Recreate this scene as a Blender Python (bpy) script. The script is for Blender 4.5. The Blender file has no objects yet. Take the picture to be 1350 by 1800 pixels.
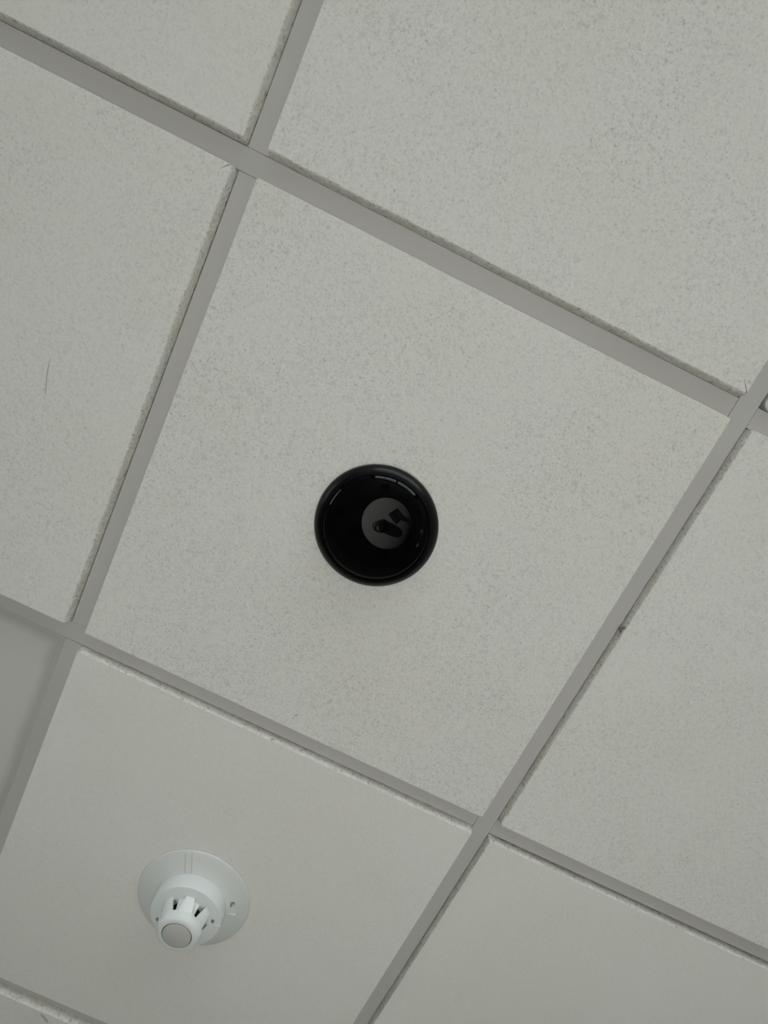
import bpy, bmesh, math, random
from mathutils import Vector, Matrix
import mathutils.noise as mnoise

# ------------------------------------------------------------------ camera, sky, sun, exposure
SC = bpy.context.scene
COL = SC.collection
H0 = 2.70                      # underside of the ceiling grid
PX, PY = 0.5964, 0.600         # grid pitch along X and Y

CR = ((0.8988996842568889, -0.4354457714152717, 0.048645018238504104),
      (0.4367428719247563, 0.8815597356370406, -0.17918732189099482),
      (0.03514287219026614, 0.1823167920409692, 0.9826116047931189))
cam_data = bpy.data.cameras.new('camera')
cam_data.sensor_fit = 'VERTICAL'
cam_data.sensor_height = 36.0
cam_data.lens = 800.0 / 1800.0 * 36.0
cam_data.clip_start = 0.01
cam = bpy.data.objects.new('camera', cam_data)
COL.objects.link(cam)
rx, ry, rz = Vector(CR[0]), -Vector(CR[1]), -Vector(CR[2])
cam.matrix_world = Matrix(((rx.x, ry.x, rz.x, 0.2693610),
                           (rx.y, ry.y, rz.y, 0.1779290),
                           (rx.z, ry.z, rz.z, H0 - 0.5349520),
                           (0, 0, 0, 1)))
SC.camera = cam

world = bpy.data.worlds.new('sky')
SC.world = world
world.use_nodes = True
bg = world.node_tree.nodes['Background']
bg.inputs[0].default_value = (0.95, 0.955, 1.0, 1)
bg.inputs[1].default_value = 7.0

sun_data = bpy.data.lights.new('sun', 'SUN')
sun_data.energy = 54.0
sun_data.angle = math.radians(1.0)
sun_data.color = (1.0, 0.972, 0.965)
sun = bpy.data.objects.new('sun', sun_data)
COL.objects.link(sun)
el = math.radians(12)
sun.rotation_euler = Vector((math.cos(el), 0.0, -math.sin(el))).to_track_quat('-Z', 'Y').to_euler()

SC.view_settings.view_transform = 'Standard'
SC.view_settings.look = 'None'
SC.view_settings.gamma = 1.0
SC.view_settings.use_curve_mapping = False
SC.view_settings.exposure = -0.05


# ------------------------------------------------------------------ helpers
def new_mat(name, color, rough=0.6, spec=0.5, metallic=0.0):
    m = bpy.data.materials.new(name)
    m.use_nodes = True
    b = m.node_tree.nodes['Principled BSDF']
    b.inputs['Base Color'].default_value = (*color, 1)
    b.inputs['Roughness'].default_value = rough
    b.inputs['Specular IOR Level'].default_value = spec
    b.inputs['Metallic'].default_value = metallic
    return m


def nd(m, kind, **kw):
    n = m.node_tree.nodes.new(kind)
    for k, v in kw.items():
        setattr(n, k, v)
    return n


def ln(m, a, b):
    m.node_tree.links.new(a, b)


def noise(m, vec, scale, detail=2.0, rough=0.5):
    n = nd(m, 'ShaderNodeTexNoise')
    n.inputs['Scale'].default_value = scale
    n.inputs['Detail'].default_value = detail
    n.inputs['Roughness'].default_value = rough
    ln(m, vec, n.inputs['Vector'])
    return n.outputs[0]


def ramp(m, fac, stops):
    r = nd(m, 'ShaderNodeValToRGB')
    els = r.color_ramp.elements
    while len(els) < len(stops):
        els.new(0.5)
    for e, (p, c) in zip(els, stops):
        e.position = p
        e.color = (c, c, c, 1) if not isinstance(c, tuple) else (*c, 1)
    ln(m, fac, r.inputs[0])
    return r.outputs[0]


def mul(m, a, b, fac=1.0):
    x = nd(m, 'ShaderNodeMix', data_type='RGBA', blend_type='MULTIPLY')
    if hasattr(fac, 'links'):
        ln(m, fac, x.inputs[0])
    else:
        x.inputs[0].default_value = fac
    for s, i in ((a, 6), (b, 7)):
        if isinstance(s, tuple):
            x.inputs[i].default_value = (*s, 1)
        else:
            ln(m, s, x.inputs[i])
    return x.outputs[2]


def obj_coords(m):
    """object coordinates with a different offset for every piece"""
    tc = nd(m, 'ShaderNodeTexCoord')
    oi = nd(m, 'ShaderNodeObjectInfo')
    sc = nd(m, 'ShaderNodeMath', operation='MULTIPLY')
    sc.inputs[1].default_value = 37.0
    ln(m, oi.outputs['Random'], sc.inputs[0])
    ad = nd(m, 'ShaderNodeVectorMath', operation='ADD')
    ln(m, tc.outputs['Object'], ad.inputs[0])
    ln(m, sc.outputs[0], ad.inputs[1])
    return ad.outputs[0]


def bump(m, height, strength, dist):
    b = nd(m, 'ShaderNodeBump')
    b.inputs['Strength'].default_value = strength
    b.inputs['Distance'].default_value = dist
    ln(m, height, b.inputs['Height'])
    ln(m, b.outputs[0], m.node_tree.nodes['Principled BSDF'].inputs['Normal'])


def base(m, col):
    ln(m, col, m.node_tree.nodes['Principled BSDF'].inputs['Base Color'])


def link(name, mesh, parent=None, loc=(0, 0, 0), rz=0.0):
    o = bpy.data.objects.new(name, mesh)
    COL.objects.link(o)
    o.location = loc
    o.rotation_euler = (0, 0, rz)
    o.parent = parent
    return o


def mesh_of(bm, name, mats, smooth=False, angle=None):
    me = bpy.data.meshes.new(name)
    bmesh.ops.recalc_face_normals(bm, faces=bm.faces)
    if smooth:
        for f in bm.faces:
            f.smooth = True
    if angle is not None:
        for e in bm.edges:
            if len(e.link_faces) == 2 and e.calc_face_angle(0) > math.radians(angle):
                e.smooth = False
    bm.to_mesh(me)
    bm.free()
    for m in (mats if isinstance(mats, (list, tuple)) else [mats]):
        me.materials.append(m)
    return me


def add_box(bm, x0, x1, y0, y1, z0, z1, mi=0):
    vs = [bm.verts.new(p) for p in ((x0, y0, z0), (x1, y0, z0), (x1, y1, z0), (x0, y1, z0),
                                    (x0, y0, z1), (x1, y0, z1), (x1, y1, z1), (x0, y1, z1))]
    for q in ((0, 3, 2, 1), (4, 5, 6, 7), (0, 1, 5, 4), (1, 2, 6, 5), (2, 3, 7, 6), (3, 0, 4, 7)):
        bm.faces.new([vs[i] for i in q]).material_index = mi


def box_mesh(name, dims, mat, bevel=0.0):
    bm = bmesh.new()
    add_box(bm, *dims)
    if bevel:
        bmesh.ops.bevel(bm, geom=bm.edges[:], offset=bevel, segments=2, affect='EDGES')
    return mesh_of(bm, name, mat)


def lathe_mesh(name, prof, mat, seg=96, angle=35):
    """prof: list of (radius, z); radius 0 closes to a point"""
    bm = bmesh.new()
    rings = []
    for r, z in prof:
        if r < 1e-6:
            rings.append([bm.verts.new((0, 0, z))])
        else:
            rings.append([bm.verts.new((r * math.cos(2 * math.pi * k / seg), r * math.sin(2 * math.pi * k / seg), z))
                          for k in range(seg)])
    for a, b in zip(rings, rings[1:]):
        for k in range(seg):
            k2 = (k + 1) % seg
            if len(a) == 1 and len(b) == 1:
                continue
            if len(a) == 1:
                bm.faces.new((a[0], b[k], b[k2]))
            elif len(b) == 1:
                bm.faces.new((a[k], a[k2], b[0]))
            else:
                bm.faces.new((a[k], a[k2], b[k2], b[k]))
    return mesh_of(bm, name, mat, True, angle)


def tag(o, label=None, cat=None, group=None, kind=None):
    for k, v in (('label', label), ('category', cat), ('group', group), ('kind', kind)):
        if v:
            o[k] = v
    return o


def thing(name, label, cat, loc, rz=0.0, group=None):
    o = bpy.data.objects.new(name, None)
    COL.objects.link(o)
    o.location = loc
    o.rotation_euler = (0, 0, rz)
    return tag(o, label, cat, group)


def copy_tree(o, parent=None):
    c = o.copy()
    COL.objects.link(c)
    c.parent = parent
    for ch in list(o.children):
        copy_tree(ch, c)
    return c


# ------------------------------------------------------------------ materials
def tile_face_material():
    m = new_mat('mineral_fibre_face', (0.74, 0.745, 0.70), 0.9, 0.15)
    v = obj_coords(m)
    at = nd(m, 'ShaderNodeAttribute', attribute_type='OBJECT', attribute_name='speckle')
    fine = ramp(m, noise(m, v, 420, 3, 0.62), [(0.29, 0.58), (0.42, 0.93), (0.58, 1.0), (0.72, 1.07)])
    mid = ramp(m, noise(m, v, 170, 3, 0.6), [(0.32, 0.86), (0.47, 0.985), (0.62, 1.0)])
    patch = ramp(m, noise(m, v, 9, 2, 0.5), [(0.3, 0.0), (0.62, 1.0)])
    sp = nd(m, 'ShaderNodeMath', operation='MULTIPLY')
    ln(m, at.outputs['Fac'], sp.inputs[0])
    pm = nd(m, 'ShaderNodeMapRange')
    pm.inputs[3].default_value = 0.55
    pm.inputs[4].default_value = 1.0
    ln(m, patch, pm.inputs[0])
    ln(m, pm.outputs[0], sp.inputs[1])
    speck = mul(m, fine, mid)
    large = ramp(m, noise(m, v, 3.2, 3, 0.55), [(0.3, (0.982, 0.977, 0.955)), (0.55, (1, 1, 1)), (0.8, (1.0, 1.0, 0.985))])
    c = mul(m, (0.745, 0.743, 0.705), large)
    base(m, mul(m, c, speck, sp.outputs[0]))
    bump(m, noise(m, v, 300, 3, 0.6), 0.25, 0.0008)
    return m


def tile_edge_material():
    m = new_mat('mineral_fibre_edge', (0.72, 0.72, 0.67), 0.95, 0.1)
    v = obj_coords(m)
    flecks = ramp(m, noise(m, v, 260, 3, 0.65), [(0.30, 0.42), (0.38, 0.86), (0.55, 1.0), (0.7, 1.04)])
    warm = ramp(m, noise(m, v, 25, 3, 0.6), [(0.35, (0.96, 0.945, 0.89)), (0.6, (1, 1, 0.99))])
    base(m, mul(m, mul(m, (0.74, 0.737, 0.70), warm), flecks))
    bump(m, noise(m, v, 330, 3, 0.6), 0.9, 0.002)
    return m


def paint_material(name, col, rough, mottle=0.97, sc=5):
    m = new_mat(name, col, rough, 0.35)
    v = obj_coords(m)
    base(m, mul(m, col, ramp(m, noise(m, v, sc, 3, 0.5), [(0.3, mottle), (0.65, 1.0)])))
    return m


M_FACE = tile_face_material()
M_EDGE = tile_edge_material()
M_TEE = paint_material('grid_paint', (0.51, 0.50, 0.48), 0.55, 0.95)
M_PLENUM = new_mat('plenum_dark', (0.05, 0.05, 0.05), 0.9)
M_FRAME = paint_material('panel_frame_paint', (0.455, 0.45, 0.43), 0.5, 0.96)
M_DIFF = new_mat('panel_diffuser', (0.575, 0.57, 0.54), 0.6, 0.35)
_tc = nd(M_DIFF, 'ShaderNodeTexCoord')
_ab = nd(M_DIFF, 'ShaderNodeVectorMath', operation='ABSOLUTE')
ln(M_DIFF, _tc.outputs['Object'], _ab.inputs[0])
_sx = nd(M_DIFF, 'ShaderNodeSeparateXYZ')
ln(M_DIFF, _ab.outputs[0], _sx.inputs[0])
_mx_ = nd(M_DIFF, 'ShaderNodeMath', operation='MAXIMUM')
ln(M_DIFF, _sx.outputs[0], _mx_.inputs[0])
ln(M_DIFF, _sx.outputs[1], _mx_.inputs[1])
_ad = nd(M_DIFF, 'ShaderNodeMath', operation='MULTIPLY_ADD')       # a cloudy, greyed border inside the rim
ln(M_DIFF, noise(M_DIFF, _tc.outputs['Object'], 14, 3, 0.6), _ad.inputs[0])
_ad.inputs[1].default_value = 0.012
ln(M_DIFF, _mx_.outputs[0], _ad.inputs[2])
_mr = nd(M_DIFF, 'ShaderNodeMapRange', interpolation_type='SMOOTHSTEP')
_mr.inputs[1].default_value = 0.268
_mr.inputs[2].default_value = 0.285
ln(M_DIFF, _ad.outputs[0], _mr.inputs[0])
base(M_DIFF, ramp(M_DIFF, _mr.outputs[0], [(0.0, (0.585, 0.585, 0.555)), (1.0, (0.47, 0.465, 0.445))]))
M_WHITE = new_mat('white_plastic', (0.70, 0.745, 0.735), 0.32, 0.5)
M_PLATE = new_mat('plate_plastic', (0.64, 0.665, 0.65), 0.42, 0.5)
M_CAP = new_mat('grey_cap_plastic', (0.50, 0.50, 0.475), 0.5, 0.4)
M_DARK = new_mat('dark_recess', (0.012, 0.012, 0.012), 0.8, 0.2)
M_MARK = new_mat('dirt_mark', (0.20, 0.195, 0.175), 0.9, 0.1)
M_SCR = new_mat('pencil_grey_scratch', (0.45, 0.45, 0.42), 0.9, 0.1)
M_TRIM = new_mat('black_trim_plastic', (0.003, 0.0034, 0.004), 0.28, 0.18)
M_DOME = new_mat('smoked_dome_plastic', (0.0015, 0.0015, 0.0018), 0.03, 0.11)
M_METAL = new_mat('screw_metal', (0.25, 0.25, 0.23), 0.4, 0.5, 0.8)

M_FLOOR = new_mat('pale_carpet', (0.36, 0.355, 0.34), 0.9, 0.1)
_v = obj_coords(M_FLOOR)
base(M_FLOOR, mul(M_FLOOR, (0.36, 0.355, 0.34), ramp(M_FLOOR, noise(M_FLOOR, _v, 60, 4, 0.7), [(0.3, 0.8), (0.7, 1.1)])))
M_WALL = paint_material('wall_paint', (0.36, 0.355, 0.34), 0.8, 0.97, 2)
M_WALLW = paint_material('warm_wall_paint', (0.40, 0.385, 0.29), 0.8, 0.97, 2)
M_WFRAME = new_mat('window_frame_grey', (0.10, 0.10, 0.11), 0.5)
M_BLACK = new_mat('black_fabric', (0.02, 0.02, 0.022), 0.85)
M_TABLE = new_mat('white_laminate', (0.78, 0.78, 0.76), 0.35)
M_GLASS = bpy.data.materials.new('window_glass')
M_GLASS.use_nodes = True
_nt = M_GLASS.node_tree
_nt.nodes.clear()
_o = _nt.nodes.new('ShaderNodeOutputMaterial')
_mx = _nt.nodes.new('ShaderNodeMixShader')
_t = _nt.nodes.new('ShaderNodeBsdfTransparent')
_g = _nt.nodes.new('ShaderNodeBsdfGlossy')
_g.inputs['Roughness'].default_value = 0.02
_t.inputs[0].default_value = (0.938, 0.955, 0.945, 1)
_mx.inputs[0].default_value = 0.06
_nt.links.new(_t.outputs[0], _mx.inputs[1])
_nt.links.new(_g.outputs[0], _mx.inputs[2])
_nt.links.new(_mx.outputs[0], _o.inputs[0])

# ------------------------------------------------------------------ room shell
X0, X1 = -7 * PX, 8 * PX
Y0, Y1 = -10 * PY, 7 * PY
WT = 0.18


def struct(name, me, loc=(0, 0, 0)):
    return tag(link(name, me, None, loc), kind='structure')


tag(struct('floor', box_mesh('floor', (X0, X1, Y0, Y1, -0.1, 0.0), M_FLOOR)),
    'pale speckled carpet floor reflected in the dome', 'floor')


def wall_with_openings(name, along, lo, hi, at, thick, opens, mat):
    """a wall along X or Y; opens: list of (a0, a1, z0, z1)"""
    bm = bmesh.new()
    cuts = [lo]
    pieces = []
    for a0, a1, z0, z1 in sorted(opens):
        pieces.append((cuts[-1], a0, 0, H0 + 0.3))
        pieces.append((a0, a1, 0, z0))
        pieces.append((a0, a1, z1, H0 + 0.3))
        cuts.append(a1)
    pieces.append((cuts[-1], hi, 0, H0 + 0.3))
    for a0, a1, z0, z1 in pieces:
        if along == 'X':
            add_box(bm, a0, a1, min(at, at + thick), max(at, at + thick), z0, z1)
        else:
            add_box(bm, min(at, at + thick), max(at, at + thick), a0, a1, z0, z1)
    return struct(name, mesh_of(bm, name, mat))


W_BIG = [(-3.4, 0.2, 0.60, 2.40), (0.4, 4.0, 0.60, 2.40)]
W_SIDE = [(-0.75, 1.13, 1.92, 2.44)]  # strip opening shaped so the sun falls on the added table
tag(wall_with_openings('wall_far', 'X', X0 - WT, X1 + WT, Y0, -WT, W_BIG, M_WALL), 'painted wall with two wide windows', 'wall')
tag(wall_with_openings('wall_left', 'Y', Y0, Y1, X0, -WT, W_SIDE, M_WALL), 'painted wall with one high strip window', 'wall')
tag(wall_with_openings('wall_right', 'Y', Y0, Y1, X1, WT, [], M_WALLW), 'plain painted wall without windows', 'wall')
tag(wall_with_openings('wall_near', 'X', X0 - WT, X1 + WT, Y1, WT, [], M_WALLW), 'warm cream painted wall', 'wall')

wi = 0
for along, at, opens in (('X', Y0 - WT / 2, W_BIG), ('Y', X0 - WT / 2, W_SIDE)):
    for a0, a1, z0, z1 in opens:
        wi += 1
        bm = bmesh.new()
        t, d = 0.05, 0.03
        mid = (a0 + a1) / 2
        for p in ((a0, a0 + t, z0, z1), (a1 - t, a1, z0, z1), (a0 + t, a1 - t, z0, z0 + t), (a0 + t, a1 - t, z1 - t, z1),
                  (mid - t / 2, mid + t / 2, z0 + t, z1 - t))[:5 if along == 'X' else 4]:
            if along == 'X':
                add_box(bm, p[0], p[1], at - d, at + d, p[2], p[3])
            else:
                add_box(bm, at - d, at + d, p[0], p[1], p[2], p[3])
        w = struct('window_%d' % wi, mesh_of(bm, 'window', M_WFRAME))
        for b0, b1 in (((a0 + t, mid - t / 2), (mid + t / 2, a1 - t)) if along == 'X' else ((a0 + t, a1 - t),)):
            dims = (b0, b1, at - 0.003, at + 0.003, z0 + t, z1 - t) if along == 'X' else (at - 0.003, at + 0.003, b0, b1, z0 + t, z1 - t)
            link('pane', box_mesh('pane', dims, M_GLASS), w)

# ------------------------------------------------------------------ suspended ceiling
ceiling = struct('ceiling', box_mesh('ceiling', (X0 - WT, X1 + WT, Y0 - WT, Y1 + WT, H0 + 0.30, H0 + 0.40), M_PLENUM))
tag(ceiling, 'suspended ceiling of pale square tiles in a grey metal grid', 'ceiling')

FW = 0.012                     # half width of a tee's flange


def tee_mesh(name, length, axis, z=0.0):
    """an inverted T: flange with rolled lips and an upright web"""
    bm = bmesh.new()
    h = length / 2
    t = 0.0007
    prof = [(-FW, z + 0.0004), (-FW + 0.0005, z), (FW - 0.0005, z), (FW, z + 0.0004), (FW, z + 0.0016), (FW - 0.0012, z + 0.0016),
            (t, z + 0.0012), (t, z + 0.034), (-t, z + 0.034), (-t, z + 0.0012), (-FW + 0.0012, z + 0.0016), (-FW, z + 0.0016)]
    ends = []
    for s in (-h, h):
        ends.append([bm.verts.new((s, p, q) if axis == 'X' else (p, s, q)) for p, q in prof])
    n = len(prof)
    for k in range(n):
        bm.faces.new((ends[0][k], ends[0][(k + 1) % n], ends[1][(k + 1) % n], ends[1][k]))
    bm.faces.new(ends[0])
    bm.faces.new(ends[1][::-1])
    return mesh_of(bm, name, M_TEE)


GAP = 0.0004
# main tees run along Y at every second column, long cross tees butt against them, short cross tees between
main_cols = [i for i in range(-7, 9) if (i - 1) % 2 == 0]
me_main = tee_mesh('main_tee', Y1 - Y0, 'Y', -0.0005)
for i in main_cols:
    link('main_tee', me_main, ceiling, (i * PX, (Y0 + Y1) / 2, H0))
me_long = tee_mesh('cross_tee', 2 * PX - 2 * FW - 2 * GAP, 'X')
for i in main_cols[:-1]:
    for j in range(-9, 7):
        link('cross_tee', me_long, ceiling, ((i + 1) * PX, j * PY, H0))
me_short = tee_mesh('short_tee', PY - 2 * FW - 2 * GAP, 'Y', 0.0003)
for i in range(-6, 8):
    if i in main_cols:
        continue
    for j in range(-10, 7):
        link('short_tee', me_short, ceiling, (i * PX, (j + 0.5) * PY, H0))

DROP = 0.010


def tile_mesh(name, seed, n, rough, gaps=(0.001,) * 4, insets=(0.003,) * 4):
    """a tegular tile: a lip that lies on the grid and a body that hangs through it, with worn edges.
    sides in order -Y, +X, +Y, -X"""
    rnd = random.Random(seed)
    bm = bmesh.new()
    hx, hy = PX / 2 - FW, PY / 2 - FW
    lo = [(-hx + gaps[3], -hy + gaps[0]), (hx - gaps[1], -hy + gaps[0]), (hx - gaps[1], hy - gaps[2]), (-hx + gaps[3], hy - gaps[2])]
    cor = 0.0045
    # outline of the body with slightly rounded corners
    pts = []
    for s in range(4):
        a, b = Vector(lo[s]), Vector(lo[(s + 1) % 4])
        d = (b - a).normalized()
        nrm = Vector((-d.y, d.x))
        L = (b - a).length
        for k in range(n):
            t = k / n
            p = a + d * (L * t)
            pts.append((s, t * L, L, p, nrm))
    rings = []
    # (z, inset factor, jitter)
    levels = [(0.0055, 0.0, 0.0), (-0.0002, 0.0, 0.0), (-0.0060, 0.30, 0.35), (-0.0091, 0.62, 0.8), (-DROP, 1.0, 1.0)]
    for li, (z, f, jit) in enumerate(levels):
        ring = []
        for s, along, L, p, nrm in pts:
            e = min(along, L - along)
            ins = insets[s] * f
            # neighbouring side's inset near corners
            other = insets[(s - 1) % 4] if along < L / 2 else insets[(s + 1) % 4]
            q = p + nrm * ins
            d = Vector((nrm.y, -nrm.x))
            if e < other * f:
                q += d * ((other * f - e) if along < L / 2 else -(other * f - e))
            if e < cor and li > 0:
                q += nrm * ((cor - e) * 0.25)
            if jit and rough:
                w = mnoise.noise(Vector((q.x * 60, q.y * 60, seed * 3.1))) * 0.6 + mnoise.noise(Vector((q.x * 190, q.y * 190, seed * 1.7))) * 0.6
                w2 = max(0.0, mnoise.noise(Vector((q.x * 25, q.y * 25, seed * 5.3)))) * 1.4
                sr = 1.0 if insets[s] > 0.0020 else 0.3
                q += nrm * (jit * rough * sr * 0.0007 * (w + w2))
            zz = z + (rnd.uniform(-1, 1) * 0.0003 * jit * rough if li in (2, 3) else 0)
            ring.append(bm.verts.new((q.x, q.y, zz)))
        rings.append(ring)
    N = len(pts)
    for a, b in zip(rings, rings[1:]):
        for k in range(N):
            bm.faces.new((a[k], a[(k + 1) % N], b[(k + 1) % N], b[k])).material_index = 1
    inner = []
    for s, along, L, p, nrm in pts:
        u = min(max(along / L, 0.0), 1.0)
        m_ = 0.014
        c = [(-hx + m_, -hy + m_), (hx - m_, -hy + m_), (hx - m_, hy - m_), (-hx + m_, hy - m_)]
        a, b = Vector(c[s]), Vector(c[(s + 1) % 4])
        q = a.lerp(b, u)
        inner.append(bm.verts.new((q.x, q.y, -DROP)))
    for k in range(N):
        bm.faces.new((rings[-1][k], rings[-1][(k + 1) % N], inner[(k + 1) % N], inner[k])).material_index = 0
    ctr = bm.verts.new((0, 0, -DROP))
    for k in range(N):
        bm.faces.new((inner[k], inner[(k + 1) % N], ctr)).material_index = 0
    # lip resting on the flanges
    gx, gy = PX / 2 - 0.003, PY / 2 - 0.003
    add_box(bm, -gx, gx, -gy, gy, 0.0050, 0.016, 1)
    return mesh_of(bm, name, [M_FACE, M_EDGE])


plain_tile = tile_mesh('ceiling_tile_plain', 99, 4, 0.0)
# hand-tuned tiles that the photograph shows: gaps and worn bevels for sides -Y, +X, +Y, -X
TILES = {
    (-1, -1): dict(gaps=(.001, .0008, .0006, .001), insets=(.001, .0034, .0030, .001), sp=0.50),
    (0, -1): dict(gaps=(.001, .0006, .0003, .0006), insets=(.001, .0012, .0034, .0008), sp=0.85),
    (-1, 0): dict(gaps=(.0002, .0010, .0005, .001), insets=(.0019, .0034, .0010, .001), sp=0.70),
    (0, 0): dict(gaps=(.0002, .0004, .0004, .0004), insets=(.0019, .0010, .0009, .0012), sp=0.90),
    (1, 0): dict(gaps=(.0006, .001, .0008, .0008), insets=(.0012, .001, .0012, .0018), sp=0.70),
    (0, 1): dict(gaps=(.0007, .0004, .001, .0005), insets=(.0026, .0010, .0045, .0008), sp=0.28),
    (1, 1): dict(gaps=(.0020, .001, .001, .0010), insets=(.0010, .001, .001, .0010), sp=0.22),
    (0, 2): dict(gaps=(.0002, .001, .001, .001), insets=(.0012, .003, .003, .003), sp=0.35),
    (1, 2): dict(sp=0.3), (-1, 2): dict(sp=0.4), (1, -2): dict(sp=0.8), (0, -2): dict(sp=0.8), (-2, 0): dict(sp=0.6),
    (2, 0): dict(sp=0.7), (2, 1): dict(sp=0.5),
}
PANEL, VENT = (-1, 1), (1, -1)
tile_objs = {}
for i in range(-7, 8):
    for j in range(-10, 7):
        if (i, j) in (PANEL, VENT):
            continue
        loc = ((i + 0.5) * PX, (j + 0.5) * PY, H0)
        if (i, j) in TILES:
            d = TILES[(i, j)]
            me = tile_mesh('ceiling_tile', 7 + i * 13 + j * 31, 150, 1.0, d.get('gaps', (.001,) * 4), d.get('insets', (.003,) * 4))
            o = link('ceiling_tile', me, ceiling, loc)
            o['speckle'] = d['sp']
        else:
            o = link('ceiling_tile', plain_tile, ceiling, loc)
            o['speckle'] = 0.6
        tile_objs[(i, j)] = o


# small marks on the tiles: irregular flat flakes that stand a hair proud of the face
def flake(name, tile, x, y, pts, mat, z=-DROP - 0.0003, h=0.0004):
    o = tile_objs[tile]
    bm = bmesh.new()
    lo = [bm.verts.new((px, py, 0)) for px, py in pts]
    hi = [bm.verts.new((px * 1.06, py * 1.06, h)) for px, py in pts]
    n = len(pts)
    bm.faces.new(lo)
    bm.faces.new(hi)
    for k in range(n):
        bm.faces.new((lo[k], lo[(k + 1) % n], hi[(k + 1) % n], hi[k]))
    return link(name, mesh_of(bm, name, mat), o, (x - o.location.x, y - o.location.y, z))


def blob(seed, rx_, ry_, n=11, ang=0.0):
    r = random.Random(seed)
    out = []
    for k in range(n):
        a = 2 * math.pi * k / n
        s = r.uniform(0.6, 1.1)
        x, y = rx_ * s * math.cos(a), ry_ * s * math.sin(a)
        out.append((x * math.cos(ang) - y * math.sin(ang), x * math.sin(ang) + y * math.cos(ang)))
    return out


flake('scratch', (-1, 0), -0.1314, 0.3011, [(-0.00139, -0.01946), (-0.00074, -0.00662), (0.00037, 0.00332), (0.00547, 0.02346), (0.00646, 0.02298), (0.0016, 0.00273), (0.00049, -0.0072)], M_SCR)
flake('scratch', (0, 0), 0.3030, 0.5651, blob(3, .0014, .0040, 9, 0.5), M_SCR)
flake('scratch', (0, 0), 0.3010, 0.5715, blob(5, .0010, .0016, 7, 0.2), M_SCR)
flake('dirt_clump', (1, 0), 0.6138, 0.2742, blob(8, .0052, .0046, 13), M_MARK, -DROP + 0.0012, 0.003)
flake('dirt_clump', (1, 0), 0.6106, 0.2790, blob(9, .0040, .0044, 11), M_MARK, -DROP + 0.0032, 0.003)
flake('scratch', (0, 2), 0.1640, 1.2230, blob(12, .0110, .0032, 13, 0.52), M_SCR)

# ------------------------------------------------------------------ flat light panel lying in the grid (switched off)
px, py = (PANEL[0] + 0.5) * PX, (PANEL[1] + 0.5) * PY
panel = thing('light_panel', 'flat unlit light panel with smooth diffuser and grey rim, beside the smoke detector tile', 'light panel', (px, py, H0))
bm = bmesh.new()
hx, hy = PX / 2 - 0.003, PY / 2 - 0.003
fw = 0.0175                     # rim width, its outer part hidden above the grid
prof = [(0.0, 0.0022), (fw - 0.001, 0.0022), (fw, 0.0026), (fw, 0.018), (0.0, 0.018)]
rings = []
for ins, z in prof:
    rings.append([bm.verts.new((sx * (hx - ins), sy * (hy - ins), z)) for sx, sy in ((-1, -1), (1, -1), (1, 1), (-1, 1))])
for a, b in zip(rings, rings[1:] + rings[:1]):
    for k in range(4):
        bm.faces.new((a[k], a[(k + 1) % 4], b[(k + 1) % 4], b[k]))
link('frame', mesh_of(bm, 'frame', M_FRAME), panel)
bm = bmesh.new()
rings = []
steps = [(0.0003, 0.0032), (0.004, 0.0036), (0.009, 0.0040), (0.016, 0.0042), (0.027, 0.0042), (0.05, 0.0042)]
for ins, z in steps:
    rings.append([bm.verts.new((sx * (hx - fw - ins), sy * (hy - fw - ins), z)) for sx, sy in ((-1, -1), (1, -1), (1, 1), (-1, 1))])
for a, b in zip(rings, rings[1:]):
    for k in range(4):
        bm.faces.new((a[k], a[(k + 1) % 4], b[(k + 1) % 4], b[k]))
bm.faces.new(rings[-1])
top = [bm.verts.new((v.co.x, v.co.y, 0.0178)) for v in rings[0]]
for k in range(4):
    bm.faces.new((rings[0][k], rings[0][(k + 1) % 4], top[(k + 1) % 4], top[k]))
bm.faces.new(top)
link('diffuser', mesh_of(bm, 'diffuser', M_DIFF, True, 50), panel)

# ------------------------------------------------------------------ pale vent whose rounded corner shows at the right edge
vx, vy = (VENT[0] + 0.5) * PX, (VENT[1] + 0.5) * PY
vent = thing('air_vent', 'pale smooth vent plate with rounded corner, barely showing at the right edge', 'air vent', (vx, vy, H0))


def rounded_rect(bm, hx, hy, r, z, seg=10):
    out = []
    for cx, cy, a0 in ((hx - r, hy - r, 0), (-hx + r, hy - r, 90), (-hx + r, -hy + r, 180), (hx - r, -hy + r, 270)):
        for k in range(seg + 1):
            a = math.radians(a0 + 90 * k / seg)
            out.append(bm.verts.new((cx + r * math.cos(a), cy + r * math.sin(a), z)))
    return out


def loft(bm, rings, close=True):
    n = len(rings[0])
    for a, b in zip(rings, rings[1:]):
        for k in range(n):
            bm.faces.new((a[k], a[(k + 1) % n], b[(k + 1) % n], b[k]))


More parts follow.
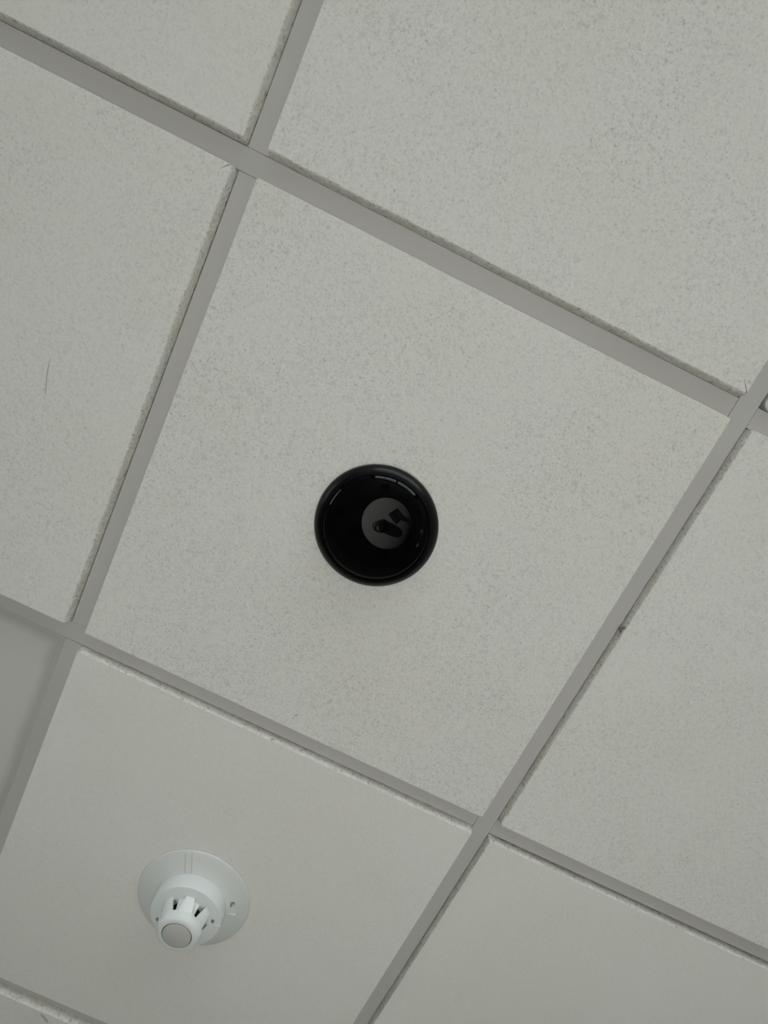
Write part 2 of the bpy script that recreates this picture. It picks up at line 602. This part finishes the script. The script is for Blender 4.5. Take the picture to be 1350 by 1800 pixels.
bm = bmesh.new()
vhx, vhy = PX / 2 - FW - 0.0015, PY / 2 - FW - 0.0005
R_ = [rounded_rect(bm, vhx, vhy, .010, .014), rounded_rect(bm, vhx, vhy, .010, -.003), rounded_rect(bm, vhx - .002, vhy - .002, .010, -.005),
      rounded_rect(bm, vhx - .07, vhy - .07, .01, -.005), rounded_rect(bm, vhx - .075, vhy - .075, .01, .012)]
loft(bm, R_)
link('face_plate', mesh_of(bm, 'face_plate', M_PLATE, True, 30), vent)
link('back_box', box_mesh('back_box', (-PX / 2 + .003, PX / 2 - .003, -PY / 2 + .003, PY / 2 - .003, .0145, .06), M_DARK), vent)
blade = box_mesh('blade', (-vhx + .076, vhx - .076, -.016, .016, -.0008, .0008), M_PLATE, 0.0004)
for k in range(9):
    b = link('blade', blade, vent, (0, -0.176 + 0.044 * k, 0.0))
    b.rotation_euler = (math.radians(35 if k < 5 else -35), 0, 0)

# ------------------------------------------------------------------ black dome camera
DX, DY = 0.2872, 0.2945
dome = thing('dome_camera', 'round black dome camera with glossy smoked cover on the centre tile', 'camera', (DX, DY, H0 - DROP))
trim_prof = [(0.0, 0.0), (0.0715, 0.0), (0.0728, -0.0012), (0.0732, -0.0035), (0.0728, -0.0060), (0.0715, -0.0085), (0.0690, -0.0115),
             (0.0660, -0.0140), (0.0640, -0.0152), (0.0630, -0.0155), (0.0625, -0.0150), (0.0622, -0.0135), (0.0, -0.0135)]
link('trim_ring', lathe_mesh('trim_ring', trim_prof, M_TRIM, 128, 40), dome)
CA, CB, CE = 0.0655, 0.027, 0.0621          # flattened ellipsoid cap, steeper towards its rim
cap = []
for k in range(33):
    r = CE * (1 - k / 32) ** 0.8
    cap.append((r, -0.0140 - CB * (math.sqrt(1 - (r / CA) ** 2) - math.sqrt(1 - (CE / CA) ** 2))))
link('dome_cover', lathe_mesh('dome_cover', cap, M_DOME, 128, 60), dome)

# ------------------------------------------------------------------ smoke detector
SX, SY = 0.2885, 0.8973
det = thing('smoke_detector', 'white round smoke detector with slotted head on a wide mounting plate', 'smoke detector', (SX, SY, H0 - DROP))
plate_prof = [(0.0, 0.0), (0.0800, 0.0), (0.0812, -0.0012), (0.0806, -0.0026), (0.0785, -0.0034), (0.070, -0.0052), (0.058, -0.0080),
              (0.050, -0.0100), (0.040, -0.0105), (0.0, -0.0105)]
plate = link('mounting_plate', lathe_mesh('mounting_plate', plate_prof, M_PLATE, 128, 40), det)
# two fine raceway grooves in the plate, on the side away from the viewer's right
ang0 = math.radians(-115)
for off in (-0.0050, 0.0042):
    bm = bmesh.new()
    add_box(bm, 0.052, 0.0790, off - 0.00035, off + 0.00035, -0.0008, 0.0004)
    for v in bm.verts:
        v.co.z += -0.0098 + (v.co.x - 0.050) / 0.0285 * 0.0064
    g = link('raceway_line', mesh_of(bm, 'raceway_line', M_CAP), plate)
    g.rotation_euler = (0, 0, ang0)
# a small dark stamped mark: an open ring with a hook below it
bm = bmesh.new()
for cx, cy, r0, r1, d0, d1 in ((0.0, 0.0, 0.0016, 0.0030, 40, 330), (0.0012, 0.0046, 0.0004, 0.0016, 0, 300)):
    rows = []
    for k in range(13):
        a = math.radians(d0 + (d1 - d0) * k / 12)
        rows.append([bm.verts.new((cx + r * math.cos(a), cy + r * math.sin(a), z)) for r, z in ((r0, 0), (r1, 0), (r1, .002), (r0, .002))])
    for p, q in zip(rows, rows[1:]):
        for k in range(4):
            bm.faces.new((p[k], p[(k + 1) % 4], q[(k + 1) % 4], q[k]))
    bm.faces.new(rows[0])
    bm.faces.new(rows[-1][::-1])
link('stamped_mark', mesh_of(bm, 'stamped_mark', M_MARK), plate, (0.0590 * math.cos(math.radians(-28)), 0.0590 * math.sin(math.radians(-28)), -0.0086), math.radians(25))
bm = bmesh.new()
add_box(bm, 0.050, 0.064, -0.0005, 0.0005, -0.0090, -0.0045)
g = link('rib', mesh_of(bm, 'rib', M_PLATE), plate)
g.rotation_euler = (0, 0, math.radians(-11))

collar_prof = [(0.0, -0.0095), (0.0505, -0.0095), (0.0508, -0.0110), (0.0494, -0.0250), (0.0488, -0.0262), (0.0475, -0.0266), (0.0360, -0.0268), (0.0, -0.0268)]
collar = link('collar', lathe_mesh('collar', collar_prof, M_WHITE, 128, 30), det)
bm = bmesh.new()
add_box(bm, 0.0420, 0.0496, -0.0007, 0.0007, -0.0274, -0.0240)
g = link('seam_tab', mesh_of(bm, 'seam_tab', M_WHITE), collar)
g.rotation_euler = (0, 0, math.radians(-11))

# slotted smoke chamber
ZA, ZB = -0.0265, -0.0520       # from collar face to the nose
RA, RB = 0.0355, 0.0285
link('chamber_core', lathe_mesh('chamber_core', [(0.0, ZA), (0.0240, ZA), (0.0210, -0.0445), (0.0, -0.0445)], M_DARK, 48), det)
nose_prof = [(0.0, -0.0440), (0.0262, -0.0440), (0.0303, -0.0440), (0.0298, -0.0465), (0.0288, -0.0495), (0.0272, -0.0515), (0.0250, -0.0527),
             (0.0215, -0.0532), (0.0205, -0.0532), (0.0203, -0.0520), (0.0, -0.0520)]
nose = link('nose_ring', lathe_mesh('nose_ring', nose_prof, M_WHITE, 96, 40), det, (0, 0, 0.003))
link('groove', lathe_mesh('groove', [(0.0, -0.0519), (0.0202, -0.0519), (0.0202, -0.0523), (0.0, -0.0523)], M_DARK, 64), nose)
link('cap', lathe_mesh('cap', [(0.0, -0.0521), (0.0193, -0.0521), (0.0193, -0.0531), (0.0186, -0.0534), (0.0, -0.0534)], M_CAP, 64, 40), nose)

NP = 7
SLOT0 = math.radians(-98)


def post_mesh():
    bm = bmesh.new()
    rings = []
    for t in (0.0, 0.5, 1.0):
        z = ZA + (-0.0415 - ZA) * t
        ro = RA + (0.0302 - RA) * t
        ri = ro - 0.0035
        half = math.pi / NP * (0.37 + 0.36 * t)
        arc = [bm.verts.new((ro * math.cos(a), ro * math.sin(a), z)) for a in [half * (k / 4 - 1) for k in range(9)]]
        arc += [bm.verts.new((ri * math.cos(a), ri * math.sin(a), z)) for a in [half * (1 - k / 4) for k in range(9)]]
        rings.append(arc)
    loft(bm, rings)
    bm.faces.new(rings[0])
    bm.faces.new(rings[-1][::-1])
    return mesh_of(bm, 'post', M_WHITE, True, 30)


def vane_mesh(flip):
    """a slanted baffle inside a slot that leaves a wedge of the dark chamber open"""
    bm = bmesh.new()
    st = math.pi / NP
    rows = []
    for t in (0.0, 1.0):
        z = ZA + (-0.0420 - ZA) * t
        ro = RA - 0.0040 + (0.0298 - RA) * t
        a0, a1 = -st * 0.66, st * (0.10 + 0.06 * t)
        row = [bm.verts.new((ro * math.cos(a0), ro * math.sin(a0), z)), bm.verts.new(((ro - 0.0012) * math.cos(a1), (ro - 0.0012) * math.sin(a1), z)),
               bm.verts.new(((ro - 0.0030) * math.cos(a1), (ro - 0.0030) * math.sin(a1), z)), bm.verts.new(((ro - 0.0030) * math.cos(a0), (ro - 0.0030) * math.sin(a0), z))]
        rows.append(row)
    loft(bm, rows)
    bm.faces.new(rows[0])
    bm.faces.new(rows[1][::-1])
    if flip:
        for v in bm.verts:
            v.co.y = -v.co.y
    return mesh_of(bm, 'vane', M_WHITE)


pm, vms = post_mesh(), (vane_mesh(False), vane_mesh(True))
for k in range(NP):
    a = SLOT0 + 2 * math.pi * k / NP
    link('post', pm, det, (0, 0, 0), a)
    link('vane', vms[0] if k < 3 else vms[1], det, (0, 0, 0), a + math.pi / NP)
led = lathe_mesh('indicator_lamp', [(0.0, -0.0290), (0.0012, -0.0288), (0.0020, -0.0280), (0.0022, -0.0262), (0.0, -0.0262)], M_METAL, 20)
for deg in (-21, 147):
    link('indicator_lamp', led, det, (0.0388 * math.cos(math.radians(deg)), 0.0388 * math.sin(math.radians(deg)), 0))


# ------------------------------------------------------------------ furniture below, reflected in the dome; the tall table is added to bounce sunlight
def round_table(label, loc, r, inlay=True, h=0.74):
    t = thing('round_table', label, 'table', loc, 0, 'white round tables below the ceiling')
    link('table_top', lathe_mesh('table_top', [(0, h), (r - .01, h), (r, h - .005), (r, h - .025), (r - .01, h - .03), (0, h - .03)], M_TABLE, 64), t)
    if inlay:
        link('inlay', lathe_mesh('inlay', [(0, h + .0005), (r * .62, h + .0005), (r * .62, h + .0025), (0, h + .0025)], M_BLACK, 48), t)
    link('column', lathe_mesh('column', [(0, h - .031), (.12, h - .031), (.05, h - .06), (.04, .05), (.04, .03), (0, .03)], M_WFRAME, 24), t)
    link('foot', lathe_mesh('foot', [(0, .032), (.05, .031), (.28, .015), (.30, 0.0), (0, 0)], M_WFRAME, 40), t)
    return t


round_table('added tall white round bounce table below the dome camera', (0.68, 0.20, 0), 0.85, False, 1.12)  # added, unseen: its sunlit top reflects light up onto the ceiling
round_table('low white round table with dark inlay nearer the bounce table', (1.6, -2.2, 0), 0.60)
round_table('low white round table with dark inlay nearer the right wall', (3.4, -2.0, 0), 0.55)


def office_chair(label, loc, rz):
    c = thing('office_chair', label, 'chair', loc, rz, 'black office chairs below the ceiling')
    link('seat', box_mesh('seat', (-.25, .25, -.24, .24, .43, .51), M_BLACK, .035), c)
    b = link('backrest', box_mesh('backrest', (-.23, .23, -.04, .04, 0, .55), M_BLACK, .03), c, (0, .26, .56))
    b.rotation_euler = (math.radians(-8), 0, 0)
    link('back_bracket', box_mesh('back_bracket', (-.04, .04, .20, .27, .40, .64), M_WFRAME, .008), c)
    link('gas_lift', lathe_mesh('gas_lift', [(0, .44), (.05, .44), (.028, .40), (.028, .10), (0, .10)], M_WFRAME, 20), c)
    for k in range(5):
        g = link('leg', box_mesh('leg', (.02, .30, -.02, .02, .06, .10), M_WFRAME, .008), c)
        g.rotation_euler = (0, 0, 2 * math.pi * k / 5)
        w = link('castor', lathe_mesh('castor', [(0, 0), (.022, .002), (.03, .02), (.03, .045), (.02, .062), (0, .062)], M_BLACK, 16), g, (.28, 0, 0))
    return c


for deg, rr, lab in ((10, 1.25, 'black office chair on the right wall side of the bounce table'), (70, 1.30, 'black office chair on the near wall side of the bounce table'),
                     (135, 1.35, 'black office chair near the bounce table, toward the near left corner'), (190, 1.25, 'black office chair on the strip window side of the bounce table'),
                     (245, 1.9, 'black office chair standing between the bounce table and the far windows'), (165, 2.3, 'black office chair standing farthest toward the left wall')):
    a = math.radians(deg)
    office_chair(lab, (0.68 + rr * math.cos(a), 0.20 + rr * math.sin(a), 0), a - math.pi / 2)

lap = thing('laptop', 'added black laptop lying open on the bounce table', 'laptop', (0.66, 0.02, 1.12), 0.5)  # added clutter that gives a dark shape in the dome reflection
link('base', box_mesh('base', (-.16, .16, -.11, .11, 0, .016), M_BLACK, .003), lap)
link('keyboard', box_mesh('keyboard', (-.14, .14, -.03, .09, .0162, .018), M_WFRAME), lap)
scr = link('screen', box_mesh('screen', (-.16, .16, -.004, .004, 0, .21), M_BLACK, .002), lap, (0, -.112, .018))
scr.rotation_euler = (math.radians(35), 0, 0)
bag = thing('shoulder_bag', 'added black rounded shoulder bag lying on the bounce table', 'bag', (0.46, 0.40, 1.12), 0.9)  # added as a dark silhouette within the dome's reflection of the table
bm = bmesh.new()
R_ = [rounded_rect(bm, .17 * k, .13 * k, .09 * k, z, 8) for k, z in ((.80, 0), (.97, .02), (1.0, .06), (.93, .10), (.75, .125), (.40, .135))]
loft(bm, R_)
bm.faces.new(R_[0][::-1])
bm.faces.new(R_[-1])
link('bag_body', mesh_of(bm, 'bag_body', M_BLACK, True, 60), bag)
bm = bmesh.new()
rows = []
for k in range(17):
    a = math.radians(-20 + 220 * k / 16)
    c = Vector((.13 * math.cos(a), .10 + .15 * max(0.0, math.sin(a)) ** .8, 0.012))
    rows.append([bm.verts.new((c.x + dx * math.cos(a), c.y + dx * math.sin(a), c.z + dz)) for dx, dz in ((-.015, 0), (.015, 0), (.015, .006), (-.015, .006))])
loft(bm, rows)
bm.faces.new(rows[0])
bm.faces.new(rows[-1][::-1])
link('strap', mesh_of(bm, 'strap', M_BLACK), bag)
